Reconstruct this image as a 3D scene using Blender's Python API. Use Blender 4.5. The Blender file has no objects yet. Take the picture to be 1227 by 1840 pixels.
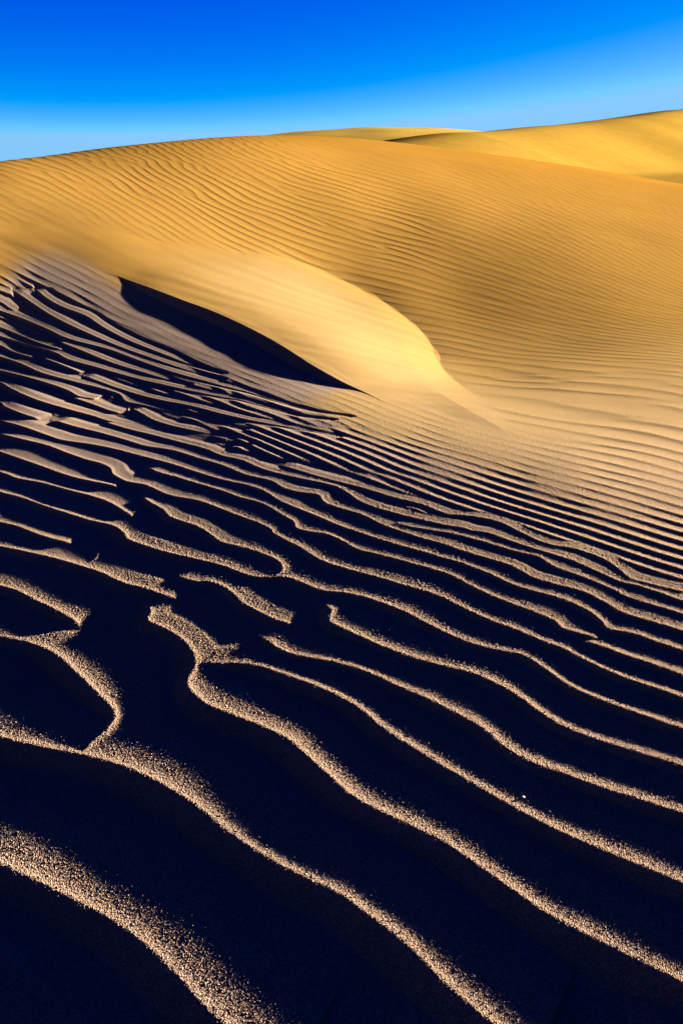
import bpy, math, json
import numpy as np
sc = bpy.context.scene
# ---------------------------------------------------------------- camera
EYE = 1.30
cam_d = bpy.data.cameras.new('camera'); cam = bpy.data.objects.new('camera', cam_d)
sc.collection.objects.link(cam); sc.camera = cam
cam_d.sensor_fit = 'VERTICAL'; cam_d.sensor_height = 36.0; cam_d.lens = 36.0*1150/1840
cam.location = (0, 0, EYE)
cam.rotation_euler = (math.radians(90)-math.atan(620/1150), 0, 0)
cam_d.clip_start = 0.02; cam_d.clip_end = 6000
# ---------------------------------------------------------------- sky, sun, exposure
SUN_AZ, SUN_EL = math.radians(70), math.radians(9)     # azimuth from the view direction towards the right
SKY_GAIN = 1/(.05*11)
world = bpy.data.worlds.new('World'); sc.world = world; world.use_nodes = True
nt = world.node_tree; nd = nt.nodes; lk = nt.links
bg = nd['Background']
sky = nd.new('ShaderNodeTexSky'); sky.sky_type = 'NISHITA'; sky.sun_disc = False
sky.sun_elevation = SUN_EL; sky.sun_rotation = SUN_AZ
sky.altitude = 10000; sky.air_density = 1.0; sky.dust_density = 0.0; sky.ozone_density = 4.5
def wmath(op, a, b):
    m = nd.new('ShaderNodeMath'); m.operation = op; m.use_clamp = False
    for i, q_ in enumerate((a, b)):
        if isinstance(q_, (int, float)): m.inputs[i].default_value = q_
        else: lk.new(q_, m.inputs[i])
    return m.outputs[0]
# deep, polarised desert sky: each channel steepened on its own
wss = nd.new('ShaderNodeSeparateColor'); lk.new(sky.outputs[0], wss.inputs[0])
wcc = nd.new('ShaderNodeCombineColor')
for ch, (pw, gain, top) in enumerate(((2.6, 1.9, .40), (2.1, .178, .60), (.4, .58, 1.))):
    v_ = wmath('MULTIPLY', wmath('POWER', wss.outputs[ch], pw), gain)
    lk.new(wmath('MAXIMUM', wmath('SUBTRACT', wmath('MINIMUM', v_, top), .15 if ch == 0 else 0), 0), wcc.inputs[ch])
wtc = nd.new('ShaderNodeTexCoord'); wsep = nd.new('ShaderNodeSeparateXYZ'); lk.new(wtc.outputs['Generated'], wsep.inputs[0])
mz = nd.new('ShaderNodeMapRange'); mz.interpolation_type = 'SMOOTHSTEP'      # the sky deepens towards the zenith
mz.inputs['From Min'].default_value = .42; mz.inputs['From Max'].default_value = .85
mz.inputs['To Min'].default_value = 1.0; mz.inputs['To Max'].default_value = .18
lk.new(wsep.outputs['Z'], mz.inputs['Value'])
my = nd.new('ShaderNodeMapRange'); my.interpolation_type = 'SMOOTHSTEP'      # and behind the camera; both dimmed to keep the shaded sand dark
my.inputs['From Min'].default_value = -.6; my.inputs['From Max'].default_value = .7
my.inputs['To Min'].default_value = .3; my.inputs['To Max'].default_value = 1.0
lk.new(wmath('ADD', wmath('MULTIPLY', wsep.outputs['Y'], .8), wmath('MULTIPLY', wsep.outputs['X'], .5)), my.inputs['Value'])
wsc = nd.new('ShaderNodeVectorMath'); wsc.operation = 'SCALE'
lk.new(wcc.outputs[0], wsc.inputs[0]); lk.new(wmath('MULTIPLY', wmath('MULTIPLY', mz.outputs[0], my.outputs[0]), SKY_GAIN), wsc.inputs['Scale'])
lk.new(wsc.outputs[0], bg.inputs[0])
bg.inputs[1].default_value = 0.05
sd = bpy.data.lights.new('sun', 'SUN'); sd.energy = 5.0; sd.angle = math.radians(0.5); sd.color = (1.0, 0.93, 0.82)
so = bpy.data.objects.new('sun', sd); sc.collection.objects.link(so)
so.rotation_euler = (math.radians(90)-SUN_EL, 0, math.pi-SUN_AZ)
sc.view_settings.view_transform = 'Standard'; sc.view_settings.look = 'None'
sc.view_settings.gamma = 1.0; sc.view_settings.exposure = 3.45
# ---------------------------------------------------------------- terrain data (world metres)
D = json.loads('''{"toe":[[-1.31,7.589],
[-0.892,7.675],
[-0.395,7.631],
[0.04,7.383],
[0.392,7.05],
[0.652,6.604],
[0.781,6.223],
[0.836,5.686],
[0.815,5.11],
[0.842,4.363],
[0.868,3.745],
[0.902,3.321]],"zc":[-0.41554306,0.57184279,-0.27024556,0.20840154,-0.004422001,0.14578926,-0.149745,0.44331433,-0.20551642,0.58033637,-0.58826234,0.16814615,-0.16787573,-0.11359686,-0.056239094,0.0097027662,-0.37270662,0.12297581,-0.5002533,0.40918993,-0.13393519,0.13178483,0.10065591,-0.039610469,0.058857067,0.29231863,-0.3938823,0.22275847,-0.16784959,0.054532004,-0.099394401,-0.091645028,0.17416691,0.033904713,-0.72573648,0.67686855,0.02447914,0.048362949,0.10132523,0.18839076,0.27592406,-0.43382796,-0.73478166,0.99812083,-0.17683451,-1.1104313,-0.61038986,-0.76760536,-0.7409318,-1.1088437,-0.046808373,1.5987895,-0.53705082,-0.41569405,5.4279915,-0.049201171,2.2538889,0.95342776,1.184378,0.93773795,-2.1173872,-0.33137071,0.36417413,-3.4565217,7.0570416,-1.3581368,0.25029583,0.41345786,0.16592293,3.3628076,1.0661848,-0.40169476,-17.996267,-9.9879888,-2.5110348,0.091641809,3.3677002,-0.94587256,-2.0829436,0.68087325,1.44032,31.314783,-0.45277548,2.6249318,-3.0377107,-8.4174826,-4.6035585,-1.4250932,-2.8154005,-0.93500912,-17.410085,11.107531,-1.8468035,2.9810188,8.981806,7.7817275,3.9031359,3.2060996,-4.1329285,-0.20195211,-13.0552,3.7449099,-0.49134043,-7.3717635,-5.5921646,-2.8548342,-1.5810643,2.8549308,6.668489,5.5069403,-6.8972648,0.48929301,1.8620525,1.7315302,-0.43655313,-3.1564231,-0.54942308,3.3508945,3.2787183,-0.24780038,-3.2106055,-4.7190019,-2.9587746,-0.46875071,-1.220617,4.2146956,-18.178117,7.5547697,7.0196362,12.189255,9.355943,2.6562068,7.3852851,7.2021549,1.4441788,11.498522,-5.8293857,-12.440525,-4.6095647,0.69582544,-4.6343293,-1.9691367,-6.6265534,-2.4689607,37.449383,0.12043041,-11.191252],"pc":[-1.1609215,-6.8873015,-15.776253,-5.5933306,10.540433,-2.6010184,-6.9453156,8.6640327,1.0213637,5.6002395,10.451553,-2.097433,-2.7268225,11.866983,-12.033116,-2.9008127,20.298317,-0.52540337,2.9121891,20.939017,39.01016,-13.709806,5.441961,-5.073055,32.721021,5.064691,-12.394728,-8.9568107,-21.557613,-5.0237863,-48.470405,36.491759,17.833047,-3.8574403,-72.153822,-14.739083,-10.708139,-5.7816308,-14.707682,35.234032,19.836192,-50.314711,-67.867602,24.970319,16.040701,1.6649465,18.34303,1.9831327,9.7478982,-85.859804,-24.813053,63.433059,68.533176,21.628664,6.8812158,73.645331,-7.6536048,-24.083927,33.191601,92.977617,34.216582,-17.762655,-8.0609841,-20.613737,-24.736896,-28.843744,13.200308,62.397114,-3.6623235,-35.782385,-59.706323,-22.917343,-23.831408,-59.024474,-39.044104,3.1508516,-31.786637,-65.416232,1.3982626,-5.8323584,-8.5020505,12.314252,52.043755,41.576818,-2.2638619,-47.907117,-5.1082979,-10.004798,24.309448,10.341216,21.364364,27.489674,-4.1284387,29.728949,28.924979,20.565315,14.40389,10.106588,13.52642,7.1772263,-12.389142,-40.562834,28.760698,23.445927,-0.91906933,18.167189,-6.4323897,7.8702588,-1.199183,-13.586221,-22.652905,10.064129,-2.2818062,-21.650884,-5.3586811,-6.769876,2.7264211,-1.4868163,-3.1994418,-4.9600065,2.8658728,-5.110787,-12.581518,-5.1171972,-3.1030293,0.29644381,-0.38357774,2.020936,1.9247896,2.6093635,-0.53186814,-2.2442391,0.18554383,0.00031614763,-0.43106206,-1.1428697,1.5395097,2.0702542,2.289822,1.5088123,1.2033139,1.6737824,0.60365855,-1.0247381,-6.0814754,25.471812,13.627517],"am":[[1.177,3.328,0.149],
[2.035,3.875,0.135],
[1.373,2.448,0.225],
[1.039,2.183,0.4],
[0.896,2.412,0.126],
[0.764,2.852,0.068],
[1.31,5.215,0.122],
[1.892,6.627,0.101],
[1.182,6.773,0.142],
[0.889,7.294,0.142],
[0.234,7.844,0.192],
[1.816,7.681,0.122],
[3.144,7.83,0.101],
[0.599,8.653,0.36719999999999997],
[1.744,9.282,0.162],
[2.97,9.675,0.122],
[4.351,10.211,0.081],
[-0.106,10.16,0.306],
[1.664,11.571,0.091],
[3.13,12.019,0.081],
[5.17,12.362,0.051],
[-1.505,9.04,0.36719999999999997],
[-2.537,9.018,0.3264],
[-3.497,8.834,0.204],
[-1.71,10.503,0.1632],
[-3.153,9.999,0.12239999999999998],
[-0.125,12.232,0.048],
[1.993,14.063,0.031],
[-0.412,8.043,0.36719999999999997],
[-1.21,8.305,0.36719999999999997],
[-2.011,8.108,0.24479999999999996],
[-2.611,8.009,0.1632],
[-3.523,7.99,0.102],
[-2.474,7.476,0.029],
[-3.012,7.329,0.024],
[-1.541,7.167,0.06],
[-0.645,6.83,0.0],
[0.185,5.888,0],
[-0.058,4.926,0.08],
[-0.651,5.679,0.08],
[0.392,4.111,0.0],
[-1.696,6.505,0.04],
[0.618,4.144,0.014],
[0.261,3.284,0.08],
[0.666,3.037,0.045],
[-0.044,3.549,0.15],
[-0.424,4.174,0.12],
[-0.915,4.866,0.12],
[-1.543,5.754,0.08],
[-2.184,6.325,0.11],
[-2.831,6.732,0.11],
[-3.281,6.946,0.048],
[-2.953,6.275,0.8],
[-2.258,5.671,1],
[-2.158,4.694,1],
[-1.261,4.491,0.9],
[-0.72,3.686,0.9],
[0.455,2.551,0.203],
[0.967,1.543,0.9],
[0.561,1.925,1],
[-0.032,2.398,1],
[-1.074,2.654,1],
[-0.024,1.652,1],
[0.716,1.295,1],
[-0.725,1.108,1],
[0.553,0.837,1],
[-0.014,0.668,1],
[-0.636,0.617,1],
[0.538,0.545,1],
[-0.904,4.799,0.05],
[-0.424,4.174,0.06],
[-1.33,5.415,0.05],
[-0.15,3.821,0.06],
[-1.764,5.856,0.05],
[0.786,2.038,0.9],
[0.91,1.831,0.9],
[1.04,1.711,0.9],
[0.63,2.247,0.9],
[1.021,1.592,0.9],
[-0.038,2.994,0.8],
[0.223,2.725,0.7],
[0.432,2.388,0.85],
[-0.334,3.16,0.9],
[-0.378,3.653,0.6],
[-0.804,4.189,0.6]],"cr":[[0,0,1,-2.7946,1.8506,-2.499,1.7411,-2.2379,1.6049,-2.0006,1.4637,-1.7615,1.3699,-1.5453,1.273,-1.359,1.1587,-1.1772,1.0788,-1.0089,1.015,-0.8694,0.9361,-0.7684,0.8928,-0.6635,0.8466,-0.5728,0.8041,-0.4857,0.7626,-0.4158,0.7223,-0.3527,0.6776,-0.3001,0.6363,-0.2487,0.5923,-0.2029,0.5579,-0.1526,0.5151,-0.1023,0.4759],
[0,0,1,-2.9864,2.2474,-2.7176,2.0832,-2.4531,1.9539,-2.1942,1.8569,-1.9707,1.7312,-1.7633,1.6165,-1.5576,1.5417,-1.3785,1.4565,-1.2223,1.3681,-1.0701,1.3158,-0.9501,1.2715,-0.8071,1.22,-0.6745,1.1771,-0.5895,1.1448,-0.503,1.1018,-0.4204,1.053,-0.3387,0.9949,-0.2623,0.9298,-0.1915,0.8774,-0.1272,0.8347,-0.0657,0.7989,-0.0072,0.7672,0.047,0.7245,0.0988,0.6825,0.1367,0.6466,0.1725,0.6056,0.2061,0.5729,0.239,0.5426,0.2656,0.5172,0.3061,0.4833],
[0,0,0.9,-3.2455,2.6618,-2.9599,2.5321,-2.6847,2.4247,-2.447,2.2843,-2.22,2.1658,-1.9962,2.0844,-1.803,1.9841,-1.6298,1.8867,-1.4594,1.8276,-1.3098,1.7701,-1.1685,1.7273,-1.0514,1.6802,-0.9534,1.6239,-0.8925,1.5779,-0.8378,1.5246,-0.7776,1.4657,-0.7122,1.4,-0.6509,1.3384,-0.6315,1.3073,-0.6299,1.2872,-0.6401,1.2555,-0.6666,1.2194,-0.6803,1.1849],
[0,1,1,-3.4075,3.1003,-3.1272,2.9597,-2.8745,2.8063,-2.619,2.7023,-2.3839,2.6004,-2.1816,2.4751,-1.9847,2.3824,-1.7992,2.3101,-1.6447,2.2181,-1.5049,2.1399,-1.3213,2.0463,-1.2234,1.9924,-1.1226,1.9192,-1.0251,1.8497,-0.9327,1.7779,-0.8914,1.7354,-0.877,1.6958],
[0,1,1,-3.5892,3.3456,-3.3,3.2232,-3.0275,3.1104,-2.7916,2.9663,-2.5616,2.8538,-2.3389,2.7703,-2.1489,2.6634,-1.9751,2.5671,-1.8059,2.5053,-1.6615,2.4364,-1.4698,2.3558,-1.3144,2.2786,-1.1657,2.2011,-1.0324,2.1223,-0.9186,2.0506,-0.8075,1.9645,-0.7112,1.9121,-0.6166,1.8519,-0.5301,1.8109],
[1,0,0.8,-0.9804,2.2436,-0.9836,2.2112,-0.9784,2.1618,-0.9985,2.1347,-1.0261,2.1172],
[0,1,1,-3.7134,3.6928,-3.4441,3.5296,-3.1813,3.3969,-2.9223,3.3,-2.6983,3.1754,-2.4927,3.0568,-2.2889,2.9782,-2.1113,2.8898,-1.9595,2.7922,-1.8146,2.7247,-1.5823,2.59,-1.463,2.5212,-1.3166,2.415,-1.1979,2.3425,-1.082,2.278],
[0,0,1,-3.9478,4.0835,-3.6593,3.9597,-3.3865,3.8475,-3.1507,3.7032,-2.9218,3.5884,-2.6998,3.5034,-2.511,3.3943,-2.3401,3.2921,-2.1753,3.2218,-2.0377,3.1401,-1.7513,2.9397,-1.5873,2.8322,-1.4117,2.6987,-1.2499,2.5823,-1.1154,2.4898,-0.994,2.4188,-0.9231,2.3476,-0.8819,2.2813,-0.7935,2.2156,-0.687,2.1446,-0.5887,2.0895,-0.4424,2.004,-0.3358,1.9227,-0.2684,1.8959,-0.2099,1.8879,-0.1627,1.8619,-0.1099,1.8157,-0.0592,1.7775,0.0158,1.7509,0.0865,1.7108,0.142,1.6688,0.1967,1.6227,0.257,1.5588,0.3083,1.5044,0.358,1.4597,0.4073,1.4258,0.4708,1.3953,0.4998,1.382,0.5246,1.3539,0.5502,1.3159,0.5775,1.2688,0.6127,1.2266,0.6578,1.1885,0.7017,1.1538,0.7519,1.1178,0.8025,1.0833,0.8728,1.0396,0.9964,0.9625,1.1139,0.8696,1.2584,0.7862,1.391,0.6958],
[1,0,1,-0.9578,2.7022,-0.8742,2.599,-0.7931,2.5121,-0.7425,2.4362,-0.682,2.3845,-0.6089,2.3315,-0.5414,2.2592,-0.4698,2.1721,-0.3896,2.1225,-0.3137,2.0672,-0.2537,2.017,-0.2186,1.9697,-0.211,1.9258,-0.2362,1.893],
[0,1,1,-4.0846,4.4238,-3.8147,4.2618,-3.5533,4.1262,-3.2944,4.0293,-3.0697,3.9061,-2.8654,3.7848,-2.6629,3.7035,-2.486,3.6139,-2.3371,3.511,-2.1974,3.4342,-1.8914,3.2275,-1.7214,3.0876,-1.5373,2.9782,-1.3488,2.8415,-1.2037,2.7428,-1.0837,2.6508,-0.9835,2.5476,-0.9154,2.4717,-0.8942,2.4236],
[0,1,1,-4.3397,4.8468,-4.0565,4.712,-3.7806,4.6061,-3.5423,4.467,-3.3181,4.3427,-3.0963,4.2573,-2.9047,4.1538,-2.7376,4.0442,-2.5768,3.9662,-2.4407,3.8834,-2.0582,3.5695,-1.8373,3.383,-1.6207,3.198,-1.4209,3.0292,-1.2924,2.9374,-1.1468,2.8458,-1.0426,2.7701],
[0,0,1,-4.5089,5.2288,-4.2289,5.0876,-3.9763,4.9339,-3.721,4.8295,-3.4866,4.7262,-3.2853,4.5988,-3.0899,4.5032,-2.9072,4.4254,-2.7574,4.3246,-2.6254,4.2327,-2.2247,3.9133,-1.9842,3.7303,-1.7641,3.5706,-1.5697,3.3881,-1.3996,3.2348,-1.284,3.1437,-1.2027,3.0532,-1.1651,2.9731,-1.0614,2.8603,-0.9508,2.7943,-0.867,2.7136,-0.8013,2.6516,-0.7311,2.6067,-0.6352,2.5513,-0.5145,2.4463,-0.4226,2.3619,-0.3391,2.2919,-0.2799,2.2258,-0.2706,2.1983,-0.2145,2.1325,-0.1547,2.0683,-0.1036,2.0008,-0.0491,1.9423,0.0283,1.8845,0.1208,1.8226,0.2081,1.7583,0.2745,1.7128,0.3306,1.6647,0.3705,1.6181,0.4398,1.5442,0.5074,1.4872,0.5609,1.4352,0.6145,1.3901,0.6515,1.3446,0.6951,1.2957,0.7438,1.2502,0.7994,1.2098,0.8435,1.1744,0.9106,1.1148,1.0336,1.0243,1.1483,0.9178,1.2901,0.8228,1.4176,0.7215],
[1,0,1,-1.0143,3.0361,-0.9234,2.934,-0.822,2.8532,-0.7112,2.7607,-0.5435,2.6241,-0.4463,2.5346,-0.3593,2.4713,-0.2971,2.4068,-0.2436,2.3328,-0.1955,2.2721,-0.1737,2.2107,-0.1099,2.1672,-0.0593,2.1437,-0.0032,2.0867,0.0624,2.0065,0.1275,1.9627,0.2198,1.8972,0.3497,1.8017,0.3919,1.7526,0.4491,1.6814,0.5089,1.6189,0.5767,1.5584,0.627,1.5037,0.6385,1.4719,0.6756,1.4444,0.7123,1.4198],
[1,0,1,0.6218,1.4524,0.6677,1.4194,0.719,1.3817,0.7625,1.3417,0.817,1.2996,0.8769,1.2488,0.9465,1.1862,1.0792,1.0998,1.2036,0.995,1.3614,0.9047,1.5059,0.8059],
[0,0,1,-4.6572,5.4391,-4.364,5.3248,-4.0966,5.2016,-3.8618,5.0553,-3.6279,4.9508,-3.4085,4.8604,-3.2231,4.7442,-3.0493,4.6482,-2.8855,4.576,-2.7535,4.4839,-2.354,4.1845,-2.0974,3.9832,-1.8446,3.7632,-1.6896,3.6328,-1.4728,3.5002,-1.2576,3.3387,-1.054,3.1687,-0.8686,3.0151,-0.6946,2.8548,-0.563,2.7431,-0.4398,2.6568,-0.3455,2.571,-0.2632,2.4572,-0.1711,2.3626,-0.0777,2.268,-0.0099,2.1957,0.0652,2.1278,0.1642,2.0412,0.2577,1.9681,0.3615,1.8865,0.4074,1.8502,0.4851,1.7759,0.5449,1.7026,0.6119,1.6496,0.6768,1.6024,0.7315,1.5396,0.7545,1.4843,0.7622,1.4483,0.8178,1.4205,0.8641,1.3786,0.916,1.3356,0.9912,1.2752,1.1236,1.1731,1.2444,1.0515,1.3983,0.9468,1.5361,0.8346],
[1,0,1,-1.9354,4.0744,-1.7413,3.9121,-1.4943,3.7163,-1.2548,3.4956,-1.1056,3.3535,-0.918,3.2224,-0.7319,3.0433,-0.5911,2.9145,-0.4541,2.7656,-0.3217,2.6638,-0.2554,2.5743,-0.1797,2.5184,-0.0975,2.473,-0.0717,2.4022,-0.0034,2.3335,0.0838,2.257,0.1526,2.1701,0.2046,2.116,0.2984,2.0313,0.3737,1.9739,0.4198,1.928,0.5013,1.8589,0.5675,1.8024,0.6194,1.7261,0.6813,1.6764,0.7502,1.6277,0.7938,1.5648,0.826,1.5116,0.8843,1.4642,0.9499,1.4109,1.0237,1.3396,1.1619,1.2358,1.2871,1.1103,1.4486,1.0038,1.5935,0.8889],
[1,0,0.9,0.1678,2.2098,0.1879,2.1832,0.2721,2.1172,0.3852,2.0563,0.4349,2.0223,0.5202,1.9553,0.5995,1.8851,0.6665,1.838,0.7033,1.772,0.774,1.7012,0.8342,1.6318,0.8647,1.5839,0.9155,1.5401,0.9825,1.4828,1.0587,1.4089,1.2015,1.3003,1.3292,1.1676,1.4949,1.056,1.6433,0.9357],
[1,0,0.95,-1.5495,3.951,-1.3291,3.7369,-1.1021,3.5314,-0.8937,3.3326,-0.7318,3.1801,-0.6117,3.0391,-0.4946,2.9447,-0.4,2.8302,-0.3026,2.7404,-0.1687,2.6407,-0.0758,2.5788,-0.011,2.5201,0.0346,2.4517,0.08,2.3705,0.1438,2.3019,0.2465,2.2132,0.3924,2.1077,0.4442,2.0803,0.4798,2.0486,0.5383,2.0167,0.6011,1.9504,0.6616,1.8913,0.7586,1.8058,0.8231,1.7277,0.8721,1.6612,0.9034,1.6413,0.9634,1.5884,1.0085,1.54,1.0894,1.4693,1.2396,1.3621,1.3737,1.2279,1.5487,1.1164,1.7069,0.9953],
[1,0,0.9,-0.3094,2.8484,-0.2196,2.7601,-0.1109,2.6605,-0.0037,2.5724,0.1138,2.4732,0.223,2.3692,0.3264,2.2865,0.4047,2.1956,0.4587,2.1707,0.523,2.1398,0.5933,2.0869,0.641,2.012,0.6926,1.9368,0.7387,1.8958,0.7911,1.8695,0.8558,1.8077,0.8873,1.7496,0.9066,1.6801,0.9433,1.644,1.0289,1.5846],
[0,1,1,-4.6696,5.6946,-4.4002,5.5315,-4.1266,5.4209,-3.8746,5.3096,-3.6565,5.173,-3.4426,5.0715,-3.2408,4.9889,-3.0724,4.8819,-2.9194,4.7876,-2.7775,4.7158,-2.5293,4.5606,-2.4358,4.4495,-2.2141,4.2471,-2.0194,4.0931],
[0,2,1,-4.8404,6.033,-4.5462,5.9209,-4.2907,5.7733,-4.0494,5.6401,-3.8088,5.5495,-3.5985,5.4404,-3.4128,5.325,-3.2303,5.2466,-3.0698,5.1674,-2.9392,5.0714,-2.7002,4.944,-2.5502,4.8043,-2.2395,4.5264,-1.9543,4.3095,-1.6911,4.1115,-1.5128,3.9515,-1.3591,3.8347,-1.1385,3.6672,-0.9281,3.4836,-0.6446,3.2367,-0.5095,3.1397],
[0,0,1,-4.9383,6.1566,-4.6506,6.0311,-4.3769,5.9207,-4.1405,5.7777,-3.912,5.6622,-3.689,5.5792,-3.4983,5.4739,-3.3257,5.3751,-3.1573,5.3116,-3.013,5.2425,-2.7863,5.147,-2.5388,5.0132,-2.2462,4.823,-2.0462,4.6658,-1.9253,4.5384,-1.7829,4.4585],
[1,1,1,-1.9868,4.5371,-1.7805,4.3683,-1.5573,4.1577,-1.4571,4.0819],
[0,2,1,-5.0129,6.4078,-4.7449,6.2419,-4.4756,6.1225,-4.2192,6.0204,-3.999,5.888,-3.7883,5.7798,-3.5833,5.7036,-3.409,5.6085,-3.2536,5.5184,-3.1036,5.4609,-2.8781,5.3721,-2.6397,5.2334,-2.3842,5.0352,-2.0862,4.8509,-1.8196,4.6843,-1.6191,4.5234,-1.5146,4.35,-1.3458,4.2143,-1.1826,4.0591,-0.9508,3.8342,-0.6991,3.5619,-0.5462,3.4108],
[1,2,1,-1.427,4.186,-1.2828,3.9859,-1.1714,3.8304,-0.9553,3.6032,-0.6647,3.3567],
[1,2,1,-2.034,4.9565,-1.7608,4.7274,-1.4851,4.4868,-1.2335,4.2629,-0.999,4.0598,-0.7339,3.7681,-0.5341,3.5638,-0.3088,3.37,-0.1511,3.2362,-0.0043,3.1194],
[0,1,1,-5.0802,6.6069,-4.7979,6.4704,-4.5459,6.3155,-4.2917,6.2088,-4.0552,6.1097,-3.8527,5.9849,-3.6572,5.8893,-3.4713,5.8178,-3.3162,5.7271,-3.1775,5.6465,-2.9479,5.5504,-2.7783,5.4333,-2.5286,5.2994],
[0,2,1,-5.1323,6.6491,-4.8407,6.5316,-4.5876,6.3789,-4.3418,6.2551,-4.1005,6.1659,-3.8924,6.0523,-3.7023,5.9457,-3.5145,5.8782,-3.3507,5.8056,-3.21,5.7297,-2.9976,5.681,-2.7095,5.5466,-2.4204,5.3945,-2.2515,5.2563,-1.9907,5.1019,-1.7565,4.9474,-1.4893,4.7521,-1.2337,4.5508,-0.7999,4.1625,-0.6442,4.0216,-0.4517,3.7849,-0.2474,3.5408,-0.0545,3.3993],
[0,1,1,-5.1971,6.7831,-4.9037,6.6692,-4.6361,6.5463,-4.4008,6.401,-4.1661,6.2984,-3.9454,6.2107,-3.7578,6.099,-3.58,6.0108,-3.4098,5.9511,-3.267,5.8791,-3.0448,5.8082,-2.8448,5.7049,-2.6003,5.5536,-2.3106,5.3925],
[0,2,1,-5.278,7.0489,-5.009,6.885,-4.7361,6.773,-4.4825,6.6651,-4.2633,6.5306,-4.049,6.4299,-3.8442,6.3534,-3.671,6.256,-3.5118,6.1737,-3.3583,6.1237,-3.1286,6.0407,-2.8798,5.9331,-2.6115,5.7757,-2.3644,5.6046,-1.9591,5.4025,-1.674,5.1914,-1.4008,4.9595,-1.0494,4.6416,-0.8445,4.432,-0.6182,4.1895,-0.4071,3.9022,-0.1657,3.6039,0.0456,3.4412],
[1,2,1,-2.4701,5.5856,-2.1901,5.4006,-1.8958,5.1804,-1.5694,4.943,-1.2648,4.6873,-1.1152,4.556],
[1,2,1,-3.0983,6.337,-2.8983,6.1863,-2.6915,6.0227,-2.5008,5.8829,-2.1514,5.6403,-1.8045,5.3891,-1.5241,5.1781,-1.1662,4.8678,-0.869,4.5818],
[1,2,1,-2.9088,6.3799,-2.7609,6.2424,-2.57,6.1093,-2.3155,5.9712,-2.1146,5.7886,-1.8514,5.5704,-1.5626,5.3419,-1.3227,5.1324,-0.891,4.7177],
[0,1,1,-5.3062,7.1747,-5.036,7.0133,-4.7746,6.8778,-4.5152,6.7817,-4.2896,6.6602,-4.0843,6.5411,-3.88,6.4635,-3.6997,6.3806,-3.5454,6.2882,-3.3967,6.2283,-3.1721,6.1639,-3.0391,6.0728,-2.943,6.0292],
[1,0,1.05,-0.6898,1.8333,-0.6615,1.7939,-0.649,1.7614,-0.6476,1.7199,-0.5872,1.6756,-0.5254,1.6243,-0.4722,1.5609,-0.4442,1.5092,-0.4384,1.463,-0.4476,1.4185,-0.4298,1.372,-0.3702,1.3118,-0.2747,1.2538,-0.1944,1.2059,-0.1326,1.1606,-0.0788,1.0998,-0.0298,1.0447,-0.0085,1.018,0.0299,0.9786,0.0861,0.9378,0.1443,0.9013,0.2005,0.8639,0.2466,0.8256,0.2951,0.7798,0.3397,0.738,0.3826,0.6986,0.4241,0.6681,0.4654,0.6417,0.5086,0.6135,0.5456,0.5895,0.5728,0.5702,0.6211,0.5354,0.7124,0.4856,0.801,0.426,0.904,0.3679,0.9965,0.3052],
[0,0,1,-0.4117,1.4826,-0.356,1.4743,-0.2836,1.4612,-0.2138,1.4299,-0.1422,1.3858,-0.0785,1.3464,-0.0175,1.3025,0.0319,1.2599,0.0689,1.2186,0.0986,1.178,0.1632,1.1127,0.2362,1.0426,0.2986,0.9861,0.3608,0.9304,0.4109,0.8882,0.4581,0.8521,0.5274,0.8061,0.5931,0.7653,0.645,0.732,0.7012,0.6966,0.8053,0.6422,0.9063,0.5759,1.0247,0.512,1.1329,0.4426],
[1,0,1,-0.2906,1.6103,-0.2398,1.5678,-0.1955,1.5201,-0.154,1.4866,-0.0943,1.4582,-0.0283,1.4318,0.0389,1.3968,0.0985,1.3551,0.1692,1.2969,0.2229,1.2575,0.2682,1.2167,0.3114,1.1777,0.3519,1.1355,0.3791,1.0917,0.415,1.0489,0.4522,1.0199,0.4972,0.994,0.5398,0.9662,0.5847,0.9403,0.6354,0.9133,0.6678,0.8942,0.7078,0.8722,0.7719,0.8384,0.8905,0.7853,1.0067,0.7181,1.1466,0.6559,1.2784,0.5864],
[1,0,1,-0.0994,1.7451,-0.0557,1.7071,-0.0314,1.6651,-0.0342,1.6128,0.0146,1.5646,0.0679,1.5176,0.1299,1.4663,0.2042,1.4128,0.2887,1.3644,0.3382,1.3398,0.3758,1.3153,0.4059,1.2883,0.4391,1.2536,0.4723,1.2088,0.5001,1.1666,0.5355,1.1252,0.5723,1.0953,0.6157,1.0672,0.6636,1.0394,0.7086,1.0128,0.7578,0.9836,0.8258,0.946,0.9499,0.8849,1.0705,0.8084,1.2181,0.7394,1.3568,0.6628],
[1,1,1,-0.6349,2.0163,-0.5887,1.961,-0.5268,1.9215,-0.4712,1.9076,-0.4207,1.8714,-0.3734,1.8204,-0.3278,1.7563,-0.2728,1.7051,-0.2068,1.6482,-0.1473,1.6187,-0.1005,1.5999],
[2,0,1,0.4179,0.4366,0.4778,0.424,0.553,0.3988,0.6772,0.3527],
[2,0,1,0.0226,0.4226,0.1203,0.387,0.2076,0.3375]],"rid":[[-2.34,6.724,0],
[-2.141,6.624,0.005],
[-1.808,6.422,0.033],
[-1.477,6.212,0.047],
[-1.131,5.982,0.054],
[-0.789,5.643,0.055],
[-0.49,5.217,0.051],
[-0.22,4.67,0.04],
[-0.006,4.247,0.022],
[0.132,4.028,0.005],
[0.259,3.747,0]],"sm":[[-4.091,7.218],
[-3.315,7.554],
[-2.631,7.627],
[-1.953,7.509],
[-1.31,7.589],
[-0.892,7.675],
[-0.395,7.631],
[0.04,7.383],
[0.392,7.05],
[0.652,6.604],
[0.781,6.223],
[0.836,5.686],
[0.815,5.11],
[0.842,4.363],
[0.868,3.745],
[0.902,3.321],
[0.929,2.971],
[0.776,3.028],
[0.583,3.424],
[0.445,3.91],
[0.165,3.955],
[-0.227,4.83],
[-0.811,5.801],
[-1.501,6.316],
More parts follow.
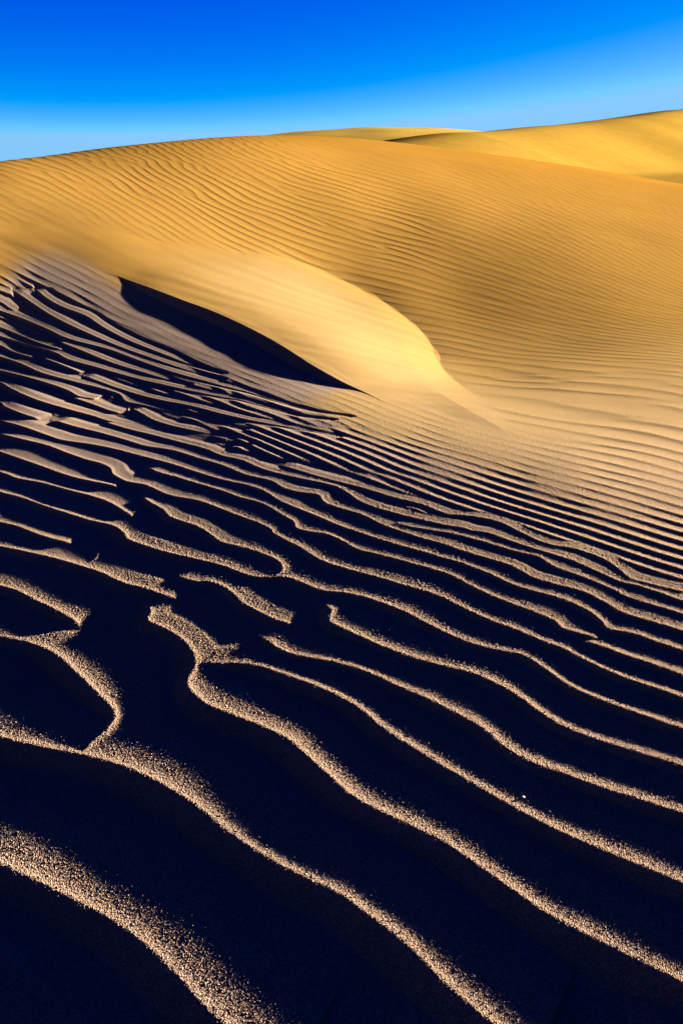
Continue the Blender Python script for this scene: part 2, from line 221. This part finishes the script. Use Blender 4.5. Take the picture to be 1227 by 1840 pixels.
[-2.154,6.632],
[-2.754,6.841],
[-3.464,7.001]]}''')
gx, gy = np.meshgrid(np.linspace(-1.3, 1.3, 9), np.linspace(.1, 3.5, 16))
CEN = np.stack([gx.ravel(), gy.ravel()], -1)
def rbf(coef, x, y):
    coef = np.array(coef); sh = x.shape; x = x.ravel(); y = y.ravel()
    w = np.maximum(y+1, .3); a = x/w*2.2; b = np.log(w)
    out = coef[-3]+coef[-2]*a+coef[-1]*b
    for (p, q), c in zip(CEN, coef[:-3]):
        out += c*((a-p)**2+(b-q)**2)**1.5
    return out.reshape(sh)
def sstep(a, b, t):
    t = np.clip((t-a)/(b-a), 0, 1); return t*t*(3-2*t)
def catmull(P, n=4):
    P = np.array(P); Q = np.vstack([2*P[0]-P[1], P, 2*P[-1]-P[-2]]); out = []
    for i in range(1, len(Q)-2):
        for t in np.arange(n)/n:
            out.append(.5*((2*Q[i])+(Q[i+1]-Q[i-1])*t+(2*Q[i-1]-5*Q[i]+4*Q[i+1]-Q[i+2])*t*t+(3*Q[i]-Q[i-1]-3*Q[i+1]+Q[i+2])*t**3))
    out.append(Q[-2]); return np.array(out)
rng = np.random.default_rng(7)
def waves(x, y, n, sx, sy, seed):
    """smooth unit-variance random field, feature sizes sx, sy"""
    r = np.random.default_rng(seed); o = np.zeros(x.shape)
    for k in range(n):
        kx = r.normal()/sx; ky = r.normal()/sy; o += np.cos(kx*x+ky*y+r.uniform(0, 6.283))
    return o*math.sqrt(2/n)
# mesh grid: rows at depth y, columns fan out; about one vertex per rendered pixel in front, coarser at the sides
NA, NB = 1800, 2000
mid = np.linspace(-.53, .53, NA)
left = -.53-np.cumsum(np.geomspace(.0008, .06, 100)); right = -left
A = np.concatenate([left[::-1], mid, right])
ang = np.linspace(math.atan2(EYE, .30), -0.06, NB)     # depth rows at equal steps of view angle
v = np.linspace(0, 1, NB)
yy = []
V = np.linspace(2080, 236, NB)
tilt = math.atan(620/1150.)
# nominal profile of the ground ahead used only to choose the row spacing
yn = np.exp(np.linspace(math.log(.25), math.log(30.), 4000))
zn = rbf(D['zc'], 0*yn+0.25*yn, yn)
angn = np.arctan2(EYE-zn, yn)
dens = (np.abs(np.gradient(angn, yn))+.0022)*np.interp(yn, [2, 3.5, 7, 10], [1, 1.6, 1.6, 1])
cum = np.cumsum(dens*np.gradient(yn)); cum = (cum-cum[0])/(cum[-1]-cum[0])
Y = np.interp(np.linspace(0, 1, NB), cum, yn)
back = np.linspace(-6, Y[0], 60)[:-1]; Y = np.concatenate([back, Y])
X = A[None, :]*np.maximum(Y[:, None]+1.0, .9)
YY = np.repeat(Y[:, None], len(A), 1)
NR, NCc = X.shape
Yc = np.maximum(YY, .25)          # behind the camera the field is simply continued
Z = rbf(D['zc'], np.clip(X/np.maximum(YY+1, .9), -.75, .75)*np.maximum(Yc+1, .9), Yc)
out = np.clip(X/np.maximum(YY+1, .9)-.75, 0, None)*np.maximum(YY+1, .9)
Z = Z-.06*out                         # the slope rolls off beyond the right of the view
# --- crescent ridge with a dark slip face
def polydist(P, X, Y, reach, extra=None):
    """signed distance (positive left of the direction of travel), arc parameter; only within reach"""
    D_ = np.full(X.shape, 1e9, np.float64); Sg = np.ones(X.shape); T = np.zeros(X.shape)
    L = np.concatenate([[0], np.cumsum(np.hypot(*np.diff(P[:, :2], axis=0).T))])
    for i in range(len(P)-1):
        p, q = P[i, :2], P[i+1, :2]
        y0, y1 = min(p[1], q[1])-reach, max(p[1], q[1])+reach
        r0, r1 = np.searchsorted(Y_rows, [y0, y1])
        if r1 <= r0: continue
        ylo = max(Y_rows[r0], -.1)+1; yhi = max(Y_rows[r1-1], -.1)+1
        xl, xr = min(p[0], q[0])-reach, max(p[0], q[0])+reach
        c0, c1 = np.searchsorted(A, [min(xl/ylo, xl/yhi), max(xr/ylo, xr/yhi)])
        if c1 <= c0: continue
        sl = (slice(r0, r1), slice(c0, c1))
        dx, dy = q-p; l2 = dx*dx+dy*dy+1e-12
        ux = X[sl]-p[0]; uy = Y[sl]-p[1]
        t = np.clip((ux*dx+uy*dy)/l2, 0, 1)
        d = np.hypot(ux-t*dx, uy-t*dy)
        m = d < D_[sl]
        D_[sl] = np.where(m, d, D_[sl]); Sg[sl] = np.where(m, np.sign(dx*uy-dy*ux), Sg[sl]); T[sl] = np.where(m, L[i]+t*math.sqrt(l2), T[sl])
    return D_, Sg, T, L
Y_rows = Y
R = catmull(D['rid'], 6)
Sx, Sy = math.sin(SUN_AZ), math.cos(SUN_AZ)
gzx = np.gradient(Z, axis=1)/np.gradient(X, axis=1); gzy = (np.gradient(Z, axis=0)-gzx*np.gradient(X, axis=0))/np.gradient(YY, axis=0)
sky_tint = sstep(.03, .085, gzx*Sx+gzy*Sy)*sstep(1.2, 3.0, YY)*(1-sstep(6.8, 8.0, YY))*(1-sstep(.3, 1.2, X))     # grey skylight tint painted where the hollow's sand turns from the sun
del gzx, gzy
d, sg, T, L = polydist(R, X, YY, 1.6)
ra = (R[-1, :2]-R[0, :2])/np.hypot(*(R[-1, :2]-R[0, :2]))
hr = np.interp(X*ra[0]+YY*ra[1], R[:, :2]@ra, R[:, 2], left=0, right=0)
tt = d*sg                                   # positive = sunny side
tt = np.where(d > 100, 1e6*sg, tt)
slip = np.where(tt < 0, np.clip(hr+tt*math.tan(math.radians(27)), 0, None), hr*(1-sstep(0, 1.5, tt)))
slip = np.where(d > 100, 0, slip)
sky_tint = np.maximum(sky_tint, (1-sstep(-.03, .03, tt))*sstep(-.9, -.5, tt)*sstep(.004, .022, hr))  # painted skylight tint carried over the shaded lee of the ridge
Z = Z+slip
# --- smooth slip sand lying over the rippled slope
def inside(P, X, Y):
    P = np.array(P); r = np.zeros(X.shape, bool); j = len(P)-1
    for i in range(len(P)):
        xi, yi = P[i]; xj, yj = P[j]
        c = ((yi > Y) != (yj > Y))
        r ^= c & (X < (xj-xi)*(Y-yi)/((yj-yi) or 1e-9)+xi); j = i
    return r
sm = D['sm']
ds, _, _, _ = polydist(np.array(sm+sm[:1]), X, YY, 1.2)
ins = inside(sm, X, YY)
sd_ = np.where(ins, np.minimum(ds, 1.2), -np.minimum(ds, 1.2))+.015*waves(X, YY, 30, .12, .12, 5)
smooth = sstep(-.03, .10, sd_)
# the slip sand meets the rippled slope in a crease along its toe
TP = catmull(D['toe'], 4)
d, sg, T, L = polydist(TP, X, YY, 1.6)
d = d+.010*waves(X, YY, 30, .10, .10, 71)
Z = Z-.035*np.exp(-np.clip(d, 0, 20)/.40)*np.clip(1-d/1.5, 0, 1)*sstep(0, .35, T/L[-1])*(1-sstep(.62, .97, T/L[-1]))
# --- ripples
am = np.array(D['am']); aq = np.stack([am[:, 0]/(am[:, 1]+1)*2.2, np.log(am[:, 1]+1)], -1)
qa = X/np.maximum(YY+1, .9)*2.2; qb = np.log(np.maximum(YY+1, 1.2))
st = 4
num = np.zeros(qa[::st, ::st].shape); den = num+1e-9
for (p, q_), k in zip(aq, am[:, 2]):
    w_ = 1/(((qa[::st, ::st]-p)**2+(qb[::st, ::st]-q_)**2)+.0006)**2; num = num+w_*k; den = den+w_
ampc = num/den
ri = np.minimum(np.arange(NR)/st, ampc.shape[0]-1.001); ci = np.minimum(np.arange(NCc)/st, ampc.shape[1]-1.001)
r0 = ri.astype(int); c0 = ci.astype(int); fr = (ri-r0)[:, None]; fc = (ci-c0)[None]
amp = (ampc[r0][:, c0]*(1-fr)+ampc[r0+1][:, c0]*fr)*(1-fc)+(ampc[r0][:, c0+1]*(1-fr)+ampc[r0+1][:, c0+1]*fr)*fc
phs = rbf(D['pc'], np.clip(X/np.maximum(YY+1, .9), -.75, .75)*np.maximum(Yc+1, .9), Yc)
gpy, gpx = np.zeros_like(phs), np.zeros_like(phs)
dX = np.gradient(X, axis=1); gpx = np.gradient(phs, axis=1)/dX
gpy = (np.gradient(phs, axis=0)-gpx*np.gradient(X, axis=0))/np.gradient(YY, axis=0)
lam = 1/np.clip(np.hypot(gpx, gpy), 3.5, 25.)
az = .45                                    # mean direction across the crests
al = X*math.cos(az)-YY*math.sin(az); ac = X*math.sin(az)+YY*math.cos(az)
Zr = 1.5+waves(al, ac, 60, .30, .13, 11); Zi = waves(al, ac, 60, .30, .13, 12)
Phi = phs+np.arctan2(Zi, Zr)/6.2832+.10*waves(al, ac, 40, .35, .2, 13)
fr_ = Phi-np.floor(Phi)                     # 0..1 across one ripple, crest near 0; rises towards the sun side
cst = np.where(fr_ < .68, (1-fr_/.68)**1.25, (fr_-.68)/.32)
cst = cst*cst*(1.6-.6*cst)
env = np.clip(np.hypot(Zr, Zi)/.9, .15, 1)
PR = cst*env*lam*.080
# traced crests of the near ripples
H = np.zeros(X.shape); COV = np.full(X.shape, 9.)
lam_p = np.clip(1/np.clip(np.hypot(gpx, gpy), 3., 30.), .06, .18)
bl = sstep(1.1, 1.8, Yc); lamn = np.interp(Yc, [.4, .9, 1.3], [.165, .18, .19])*(1-bl)+lam_p*bl
# windward side: a short steep lip behind the crest, a long nearly sun-parallel shoulder, then the trough
PT = np.linspace(0, 1.4, 281)
PV = np.interp(PT, [0, .05, .13, .28, .52, .85, 1.12, 1.4], [1, .88, .79, .71, .62, .20, 0, 0])
PV = np.convolve(np.pad(PV, 12, mode='reflect', reflect_type='odd'), np.hanning(25)/np.hanning(25).sum(), mode='valid'); PV = np.clip(PV, 0, None)
cf = sstep(.0, .5, X)*sstep(1.2, 1.8, YY)
vary = 1+.04*waves(X, YY, 40, .2, .2, 21)
for rec in D['cr']:
    a, b, s = rec[:3]; P = catmull(np.array(rec[3:]).reshape(-1, 2), 4)
    d, sg, T, L = polydist(P, X, YY, .24)
    m = d < .24
    ymid = YY[m]; dd = d[m]; s_ = sg[m]; t_ = T[m]
    e = np.ones(dd.shape)
    ln = L[-1]
    if a: e *= (.15, 0)[a-1]+(.85, 1)[a-1]*sstep(0, (min(.10, ln*.3), ln*.35)[a-1], t_)
    if b: e *= (.15, 0)[b-1]+(.85, 1)[b-1]*sstep(0, (min(.10, ln*.3), ln*.35)[b-1], ln-t_)
    endcap = ((t_ <= 1e-6) | (t_ >= ln-1e-6))
    lm = lamn[m]; ww = .95*lm
    dr = np.sqrt(dd*dd+.0025**2)-.0025
    up = np.interp(dr/lm, PT, PV)
    dn = np.clip(1-dr/(ww*.36), 0, 1)**1.15
    h = np.where(s_ > 0, up, dn)*np.where(endcap, np.clip(1-dr/(ww*.4), 0, 1), 1)*e*s*lm*.105*vary[m]
    H[m] = np.maximum(H[m], h); COV[m] = np.minimum(COV[m], dd/lm*np.where(s_ > 0, .65+.55*cf[m], 1.2+.1*cf[m])+.5*(1-np.clip(e, 0, 1)))
cov = 1-sstep(.68, 1.0, COV)
PR = PR*(1-(1-sstep(1.7, 2.3, YY))*(1-cf))
RP = H*cov+PR*(1-cov)
amp = np.maximum(amp, cov*.85)
TOP = .105*lamn*cov+.095*lam*.9*(1-cov)        # the crests lie in the surface, the troughs are cut below it
RP = (RP-TOP)*amp*(1-smooth)
RP = RP*(1-.85*sstep(11.5, 15.5, YY))
# faint wind texture on the smooth sand
RP = RP+(.0012*waves(al, ac, 50, .5, .05, 31)+.0015*waves(al, ac, 50, .9, .16, 32))*np.clip(smooth*.35+(1-amp)*.6, 0, 1)*sstep(2.5, 5, YY)*.5
# slip sand thickness at its toe
Z = Z+RP+smooth*.006*sstep(0, .3, sd_)
# grains
dist = np.sqrt(X**2+Yc**2+EYE**2)
gr = rng.normal(size=X.shape)
gr2 = np.clip(rng.exponential(size=X.shape), 2.3, 6.5)-2.3
ga = np.interp(dist, [1.3, 1.8, 2.5, 3.0, 4, 5.5, 12], [.00048, .00062, .00068, .0005, .00033, .00022, .00015])
Z = Z+ga*(gr*.58+gr2*np.interp(dist, [1.2, 1.6, 2.4], [1.3, 1.0, .6]))*(1-.5*smooth)
# the sheet dips under the desert floor at its outer edge
rim = np.maximum(sstep(1.1, 1.9, np.abs(A))[None]*np.ones((NR, 1)), sstep(24, 29.5, YY))
rim = np.maximum(rim, sstep(-3, -5.8, YY) if False else sstep(0, 1, (-3-YY)/2.8))
Z = Z*(1-rim)-3.8*rim
# ---------------------------------------------------------------- materials
def sand_material(name, ramp, grain_scale, speck=.25, rough=.95, grain=0.):
    m = bpy.data.materials.new(name); m.use_nodes = True; t = m.node_tree; n = t.nodes; l = t.links
    b = n['Principled BSDF']; b.inputs['Roughness'].default_value = rough
    b.inputs['Specular IOR Level'].default_value = 0
    tc = n.new('ShaderNodeTexCoord')
    sep = n.new('ShaderNodeSeparateXYZ'); l.new(tc.outputs['Object'], sep.inputs[0])
    mr = n.new('ShaderNodeMapRange'); mr.inputs['From Min'].default_value = 0; mr.inputs['From Max'].default_value = 16
    l.new(sep.outputs['Y'], mr.inputs['Value'])
    cr = n.new('ShaderNodeValToRGB'); l.new(mr.outputs[0], cr.inputs[0])
    els = cr.color_ramp.elements
    for i, (p, c) in enumerate(ramp):
        e = els[i] if i < 2 else els.new(p)
        e.position = p; e.color = (*c, 1)
    no = n.new('ShaderNodeTexVoronoi'); no.inputs['Scale'].default_value = grain_scale     # single grains, each its own tone
    l.new(tc.outputs['Object'], no.inputs['Vector'])
    gs = n.new('ShaderNodeSeparateColor'); l.new(no.outputs['Color'], gs.inputs[0])
    fade = n.new('ShaderNodeMapRange'); l.new(sep.outputs['Y'], fade.inputs['Value'])
    fade.inputs['From Min'].default_value = 1.5; fade.inputs['From Max'].default_value = 5; fade.inputs['To Min'].default_value = grain; fade.inputs['To Max'].default_value = 0
    at = n.new('ShaderNodeAttribute'); at.attribute_name = 'slip'
    pm = n.new('ShaderNodeMix'); pm.data_type = 'RGBA'; l.new(at.outputs['Fac'], pm.inputs['Factor'])
    l.new(cr.outputs[0], pm.inputs[6]); pm.inputs[7].default_value = (.245, .158, .058, 1)
    gm = n.new('ShaderNodeMix'); gm.data_type = 'RGBA'
    fm = n.new('ShaderNodeMath'); fm.operation = 'MULTIPLY'; l.new(gs.outputs[1], fm.inputs[0]); l.new(fade.outputs[0], fm.inputs[1])
    at2 = n.new('ShaderNodeAttribute'); at2.attribute_name = 'sky_tint'
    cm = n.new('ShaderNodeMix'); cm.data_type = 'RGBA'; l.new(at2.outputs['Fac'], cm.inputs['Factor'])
    l.new(pm.outputs[2], cm.inputs[6]); cm.inputs[7].default_value = (.215, .150, .105, 1)  # greyer skylight tone mixed into the sand's base colour
    l.new(fm.outputs[0], gm.inputs['Factor']); l.new(cm.outputs[2], gm.inputs[6])
    cc = n.new('ShaderNodeValToRGB'); cc.color_ramp.interpolation = 'CONSTANT'; l.new(gs.outputs[2], cc.inputs[0])
    ce = cc.color_ramp.elements; ce[0].position = 0; ce[0].color = (.24, .11, .05, 1); ce[1].position = .45; ce[1].color = (.34, .27, .21, 1)
    e3 = ce.new(.85); e3.color = (.05, .04, .035, 1)
    l.new(cc.outputs[0], gm.inputs[7])
    big = n.new('ShaderNodeTexNoise'); big.inputs['Scale'].default_value = .9; big.inputs['Detail'].default_value = 5
    l.new(tc.outputs['Object'], big.inputs['Vector'])
    r1 = n.new('ShaderNodeMapRange'); r1.inputs['From Min'].default_value = 0; r1.inputs['From Max'].default_value = 1
    r1.inputs['To Min'].default_value = 1-speck; r1.inputs['To Max'].default_value = 1+speck
    l.new(gs.outputs[0], r1.inputs['Value'])
    r2 = n.new('ShaderNodeMapRange'); r2.inputs['From Min'].default_value = .3; r2.inputs['From Max'].default_value = .7
    r2.inputs['To Min'].default_value = .95; r2.inputs['To Max'].default_value = 1.05
    l.new(big.outputs['Fac'], r2.inputs['Value'])
    mu = n.new('ShaderNodeMath'); mu.operation = 'MULTIPLY'; l.new(r1.outputs[0], mu.inputs[0]); l.new(r2.outputs[0], mu.inputs[1])
    vm = n.new('ShaderNodeVectorMath'); vm.operation = 'SCALE'; l.new(gm.outputs[2], vm.inputs[0]); l.new(mu.outputs[0], vm.inputs['Scale'])
    l.new(vm.outputs[0], b.inputs['Base Color'])
    return m
near_sand = sand_material('sand', [(0, (.225, .150, .095)), (.09, (.225, .148, .088)), (.19, (.26, .168, .062)), (.42, (.24, .128, .028)), (1, (.222, .103, .013))], 650, .2, grain=.9)
far_sand = sand_material('golden_sand', [(0, (.215, .122, .018)), (1, (.215, .122, .018))], 3, .05)
# ---------------------------------------------------------------- meshes
def grid_mesh(name, X, Y, Z, mat, label, smooth_shade=True, slip=None, sky_tint=None):
    nr, nc = X.shape
    me = bpy.data.meshes.new(name)
    idx = np.arange(nr*nc, dtype=np.int32).reshape(nr, nc)
    f = np.stack([idx[:-1, :-1], idx[:-1, 1:], idx[1:, 1:], idx[1:, :-1]], -1).reshape(-1, 4)
    me.vertices.add(nr*nc); me.vertices.foreach_set('co', np.stack([X, Y, Z], -1).astype(np.float32).ravel())
    me.loops.add(f.size); me.loops.foreach_set('vertex_index', f.ravel())
    me.polygons.add(len(f)); me.polygons.foreach_set('loop_start', np.arange(0, f.size, 4, dtype=np.int32))
    me.polygons.foreach_set('use_smooth', np.full(len(f), smooth_shade))
    if slip is not None:
        at_ = me.attributes.new('slip', 'FLOAT', 'POINT'); at_.data.foreach_set('value', slip.astype(np.float32).ravel())
    if sky_tint is not None:
        at_ = me.attributes.new('sky_tint', 'FLOAT', 'POINT'); at_.data.foreach_set('value', sky_tint.astype(np.float32).ravel())
    me.update(calc_edges=True); me.materials.append(mat)
    o = bpy.data.objects.new(name, me); sc.collection.objects.link(o)
    o['kind'] = 'structure'; o['label'] = label
    return o
grid_mesh('sand_dune', X, YY, Z, near_sand, 'large golden sand dune with wind ripples running down into dark foreground sand', False, sstep(-.3, .6, sd_)*sstep(-2.4, -.5, X)*sstep(2.3, 3.3, YY), sky_tint)

# ---------------------------------------------------------------- distant dunes and the desert floor
def smax(a, b, k):
    return .5*(a+b+np.sqrt((a-b)**2+k*k))
# high dune on the right: its crest climbs as it runs away from the view, its broad face turned to the sun
fy = np.linspace(26, 150, 260)[:, None]+np.zeros((1, 300)); fx = np.linspace(-.05, .95, 300)[None]*(fy+6)
P0 = np.array([6.0, 45.]); dr_ = np.array([.547, .837]); nr_ = np.array([.837, -.547])
s_ = (fx-P0[0])*dr_[0]+(fy-P0[1])*dr_[1]; n_ = (fx-P0[0])*nr_[0]+(fy-P0[1])*nr_[1]
n_ = n_+(.9*np.sin(s_*.11)+.5*np.sin(s_*.31+1))*(1-np.exp(-np.abs(n_)/5))
crest = np.interp(s_, [-60, -20, 1.9, 4.9, 9.9, 15.8, 22.8, 31.3, 41.9, 55.4, 73.2, 85.5, 134.4, 255.1], [-2.4, 1.1, 3.14, 3.26, 3.51, 3.9, 4.41, 5.03, 5.8, 6.84, 8.21, 9.1, 12.72, 20.69])
nr2 = np.sqrt(n_**2+6.)-2.45
face = np.where(n_ > 0, crest-.34*nr2*(1-.25*np.exp(-nr2/6)), crest-.11*nr2)+.05*waves(fx, fy, 30, 4, 4, 41)
floor_ = .35+.020*(fy-30)+.12*waves(fx, fy, 30, 9, 9, 42)
zf = smax(face, floor_, .35)
grid_mesh('sand_dune', fx, fy, zf, far_sand, 'high bright golden dune rising at the right edge under the blue sky', True)
mound_sand = sand_material('mound_sand', [(0, (.36, .22, .04)), (1, (.36, .22, .04))], 3, .05)
# low rounded dune between the near crest and the high one
fy = np.linspace(60, 210, 160)[:, None]+np.zeros((1, 200)); fx = np.linspace(-.45, .60, 200)[None]*(fy+4)
def hem(x0, x1, y0, y1, fx, fy):
    a_ = fx/(fy+4)
    return sstep(x0, x0+.06, a_)*(1-sstep(x1-.06, x1, a_))*sstep(y0, y0+5, fy)*(1-sstep(y1-8, y1, fy))
zm = -3.7+10.2*np.exp(-((fx-7.5)/60)**2-((fy-115)/55)**2)+.05*waves(fx, fy, 30, 4, 4, 43)
hm = hem(-.43, .58, 60, 210, fx, fy)
grid_mesh('sand_dune', fx, fy, zm*hm-3.7*(1-hm), mound_sand, 'low rounded golden dune just showing over the near crest in the middle', True)
# desert floor to the horizon
q_ = np.concatenate([-np.geomspace(3000, 12, 60), np.linspace(-10, 10, 12), np.geomspace(12, 3000, 60)])
GX, GY = np.meshgrid(q_, q_)
grid_mesh('desert_floor', GX, GY, -3.4+.15*waves(GX, GY, 20, 30, 30, 51), far_sand, 'flat sandy desert floor reaching to the horizon behind the dunes', True)

# two pale pebbles caught by the light on the near ripples
import bmesh
def pebble(x, y, r, seed, label):
    bm = bmesh.new(); bmesh.ops.create_icosphere(bm, subdivisions=3, radius=r)
    r_ = np.random.default_rng(seed); k1 = r_.normal(size=(5, 3)); p1 = r_.uniform(0, 6, 5)
    for v_ in bm.verts:
        c = np.array(v_.co)/r
        f = 1+.10*sum(math.sin(float(k@c)*1.6+p) for k, p in zip(k1, p1))/2
        v_.co = (v_.co.x*f*1.25, v_.co.y*f, v_.co.z*f*.8)
    me = bpy.data.meshes.new('pebble'); bm.to_mesh(me); bm.free(); me.polygons.foreach_set('use_smooth', [True]*len(me.polygons))
    m = bpy.data.materials.get('pale_stone')
    if m is None:
        m = bpy.data.materials.new('pale_stone'); m.use_nodes = True; n = m.node_tree.nodes
        no = n.new('ShaderNodeTexNoise'); no.inputs['Scale'].default_value = 600
        cr = n.new('ShaderNodeValToRGB'); cr.color_ramp.elements[0].color = (.42, .38, .33, 1); cr.color_ramp.elements[1].color = (.68, .65, .6, 1)
        m.node_tree.links.new(no.outputs['Fac'], cr.inputs[0]); m.node_tree.links.new(cr.outputs[0], n['Principled BSDF'].inputs['Base Color'])
        n['Principled BSDF'].inputs['Roughness'].default_value = .6
    me.materials.append(m)
    o = bpy.data.objects.new('pebble', me); sc.collection.objects.link(o)
    j = np.searchsorted(Y, y); i = np.searchsorted(A, x/(y+1))
    o.location = (x, y, float(Z[j-1:j+2, i-1:i+2].max())+r*.55); o.rotation_euler = (0, 0, r_.uniform(0, 3))
    o['label'] = label; o['category'] = 'pebble'
PEB = [[0.3993, 0.9415], [0.4566, 0.9153]]
pebble(PEB[0][0], PEB[0][1], .0024, 3, 'single pale pebble on the edge of a lit sand ripple at lower right')
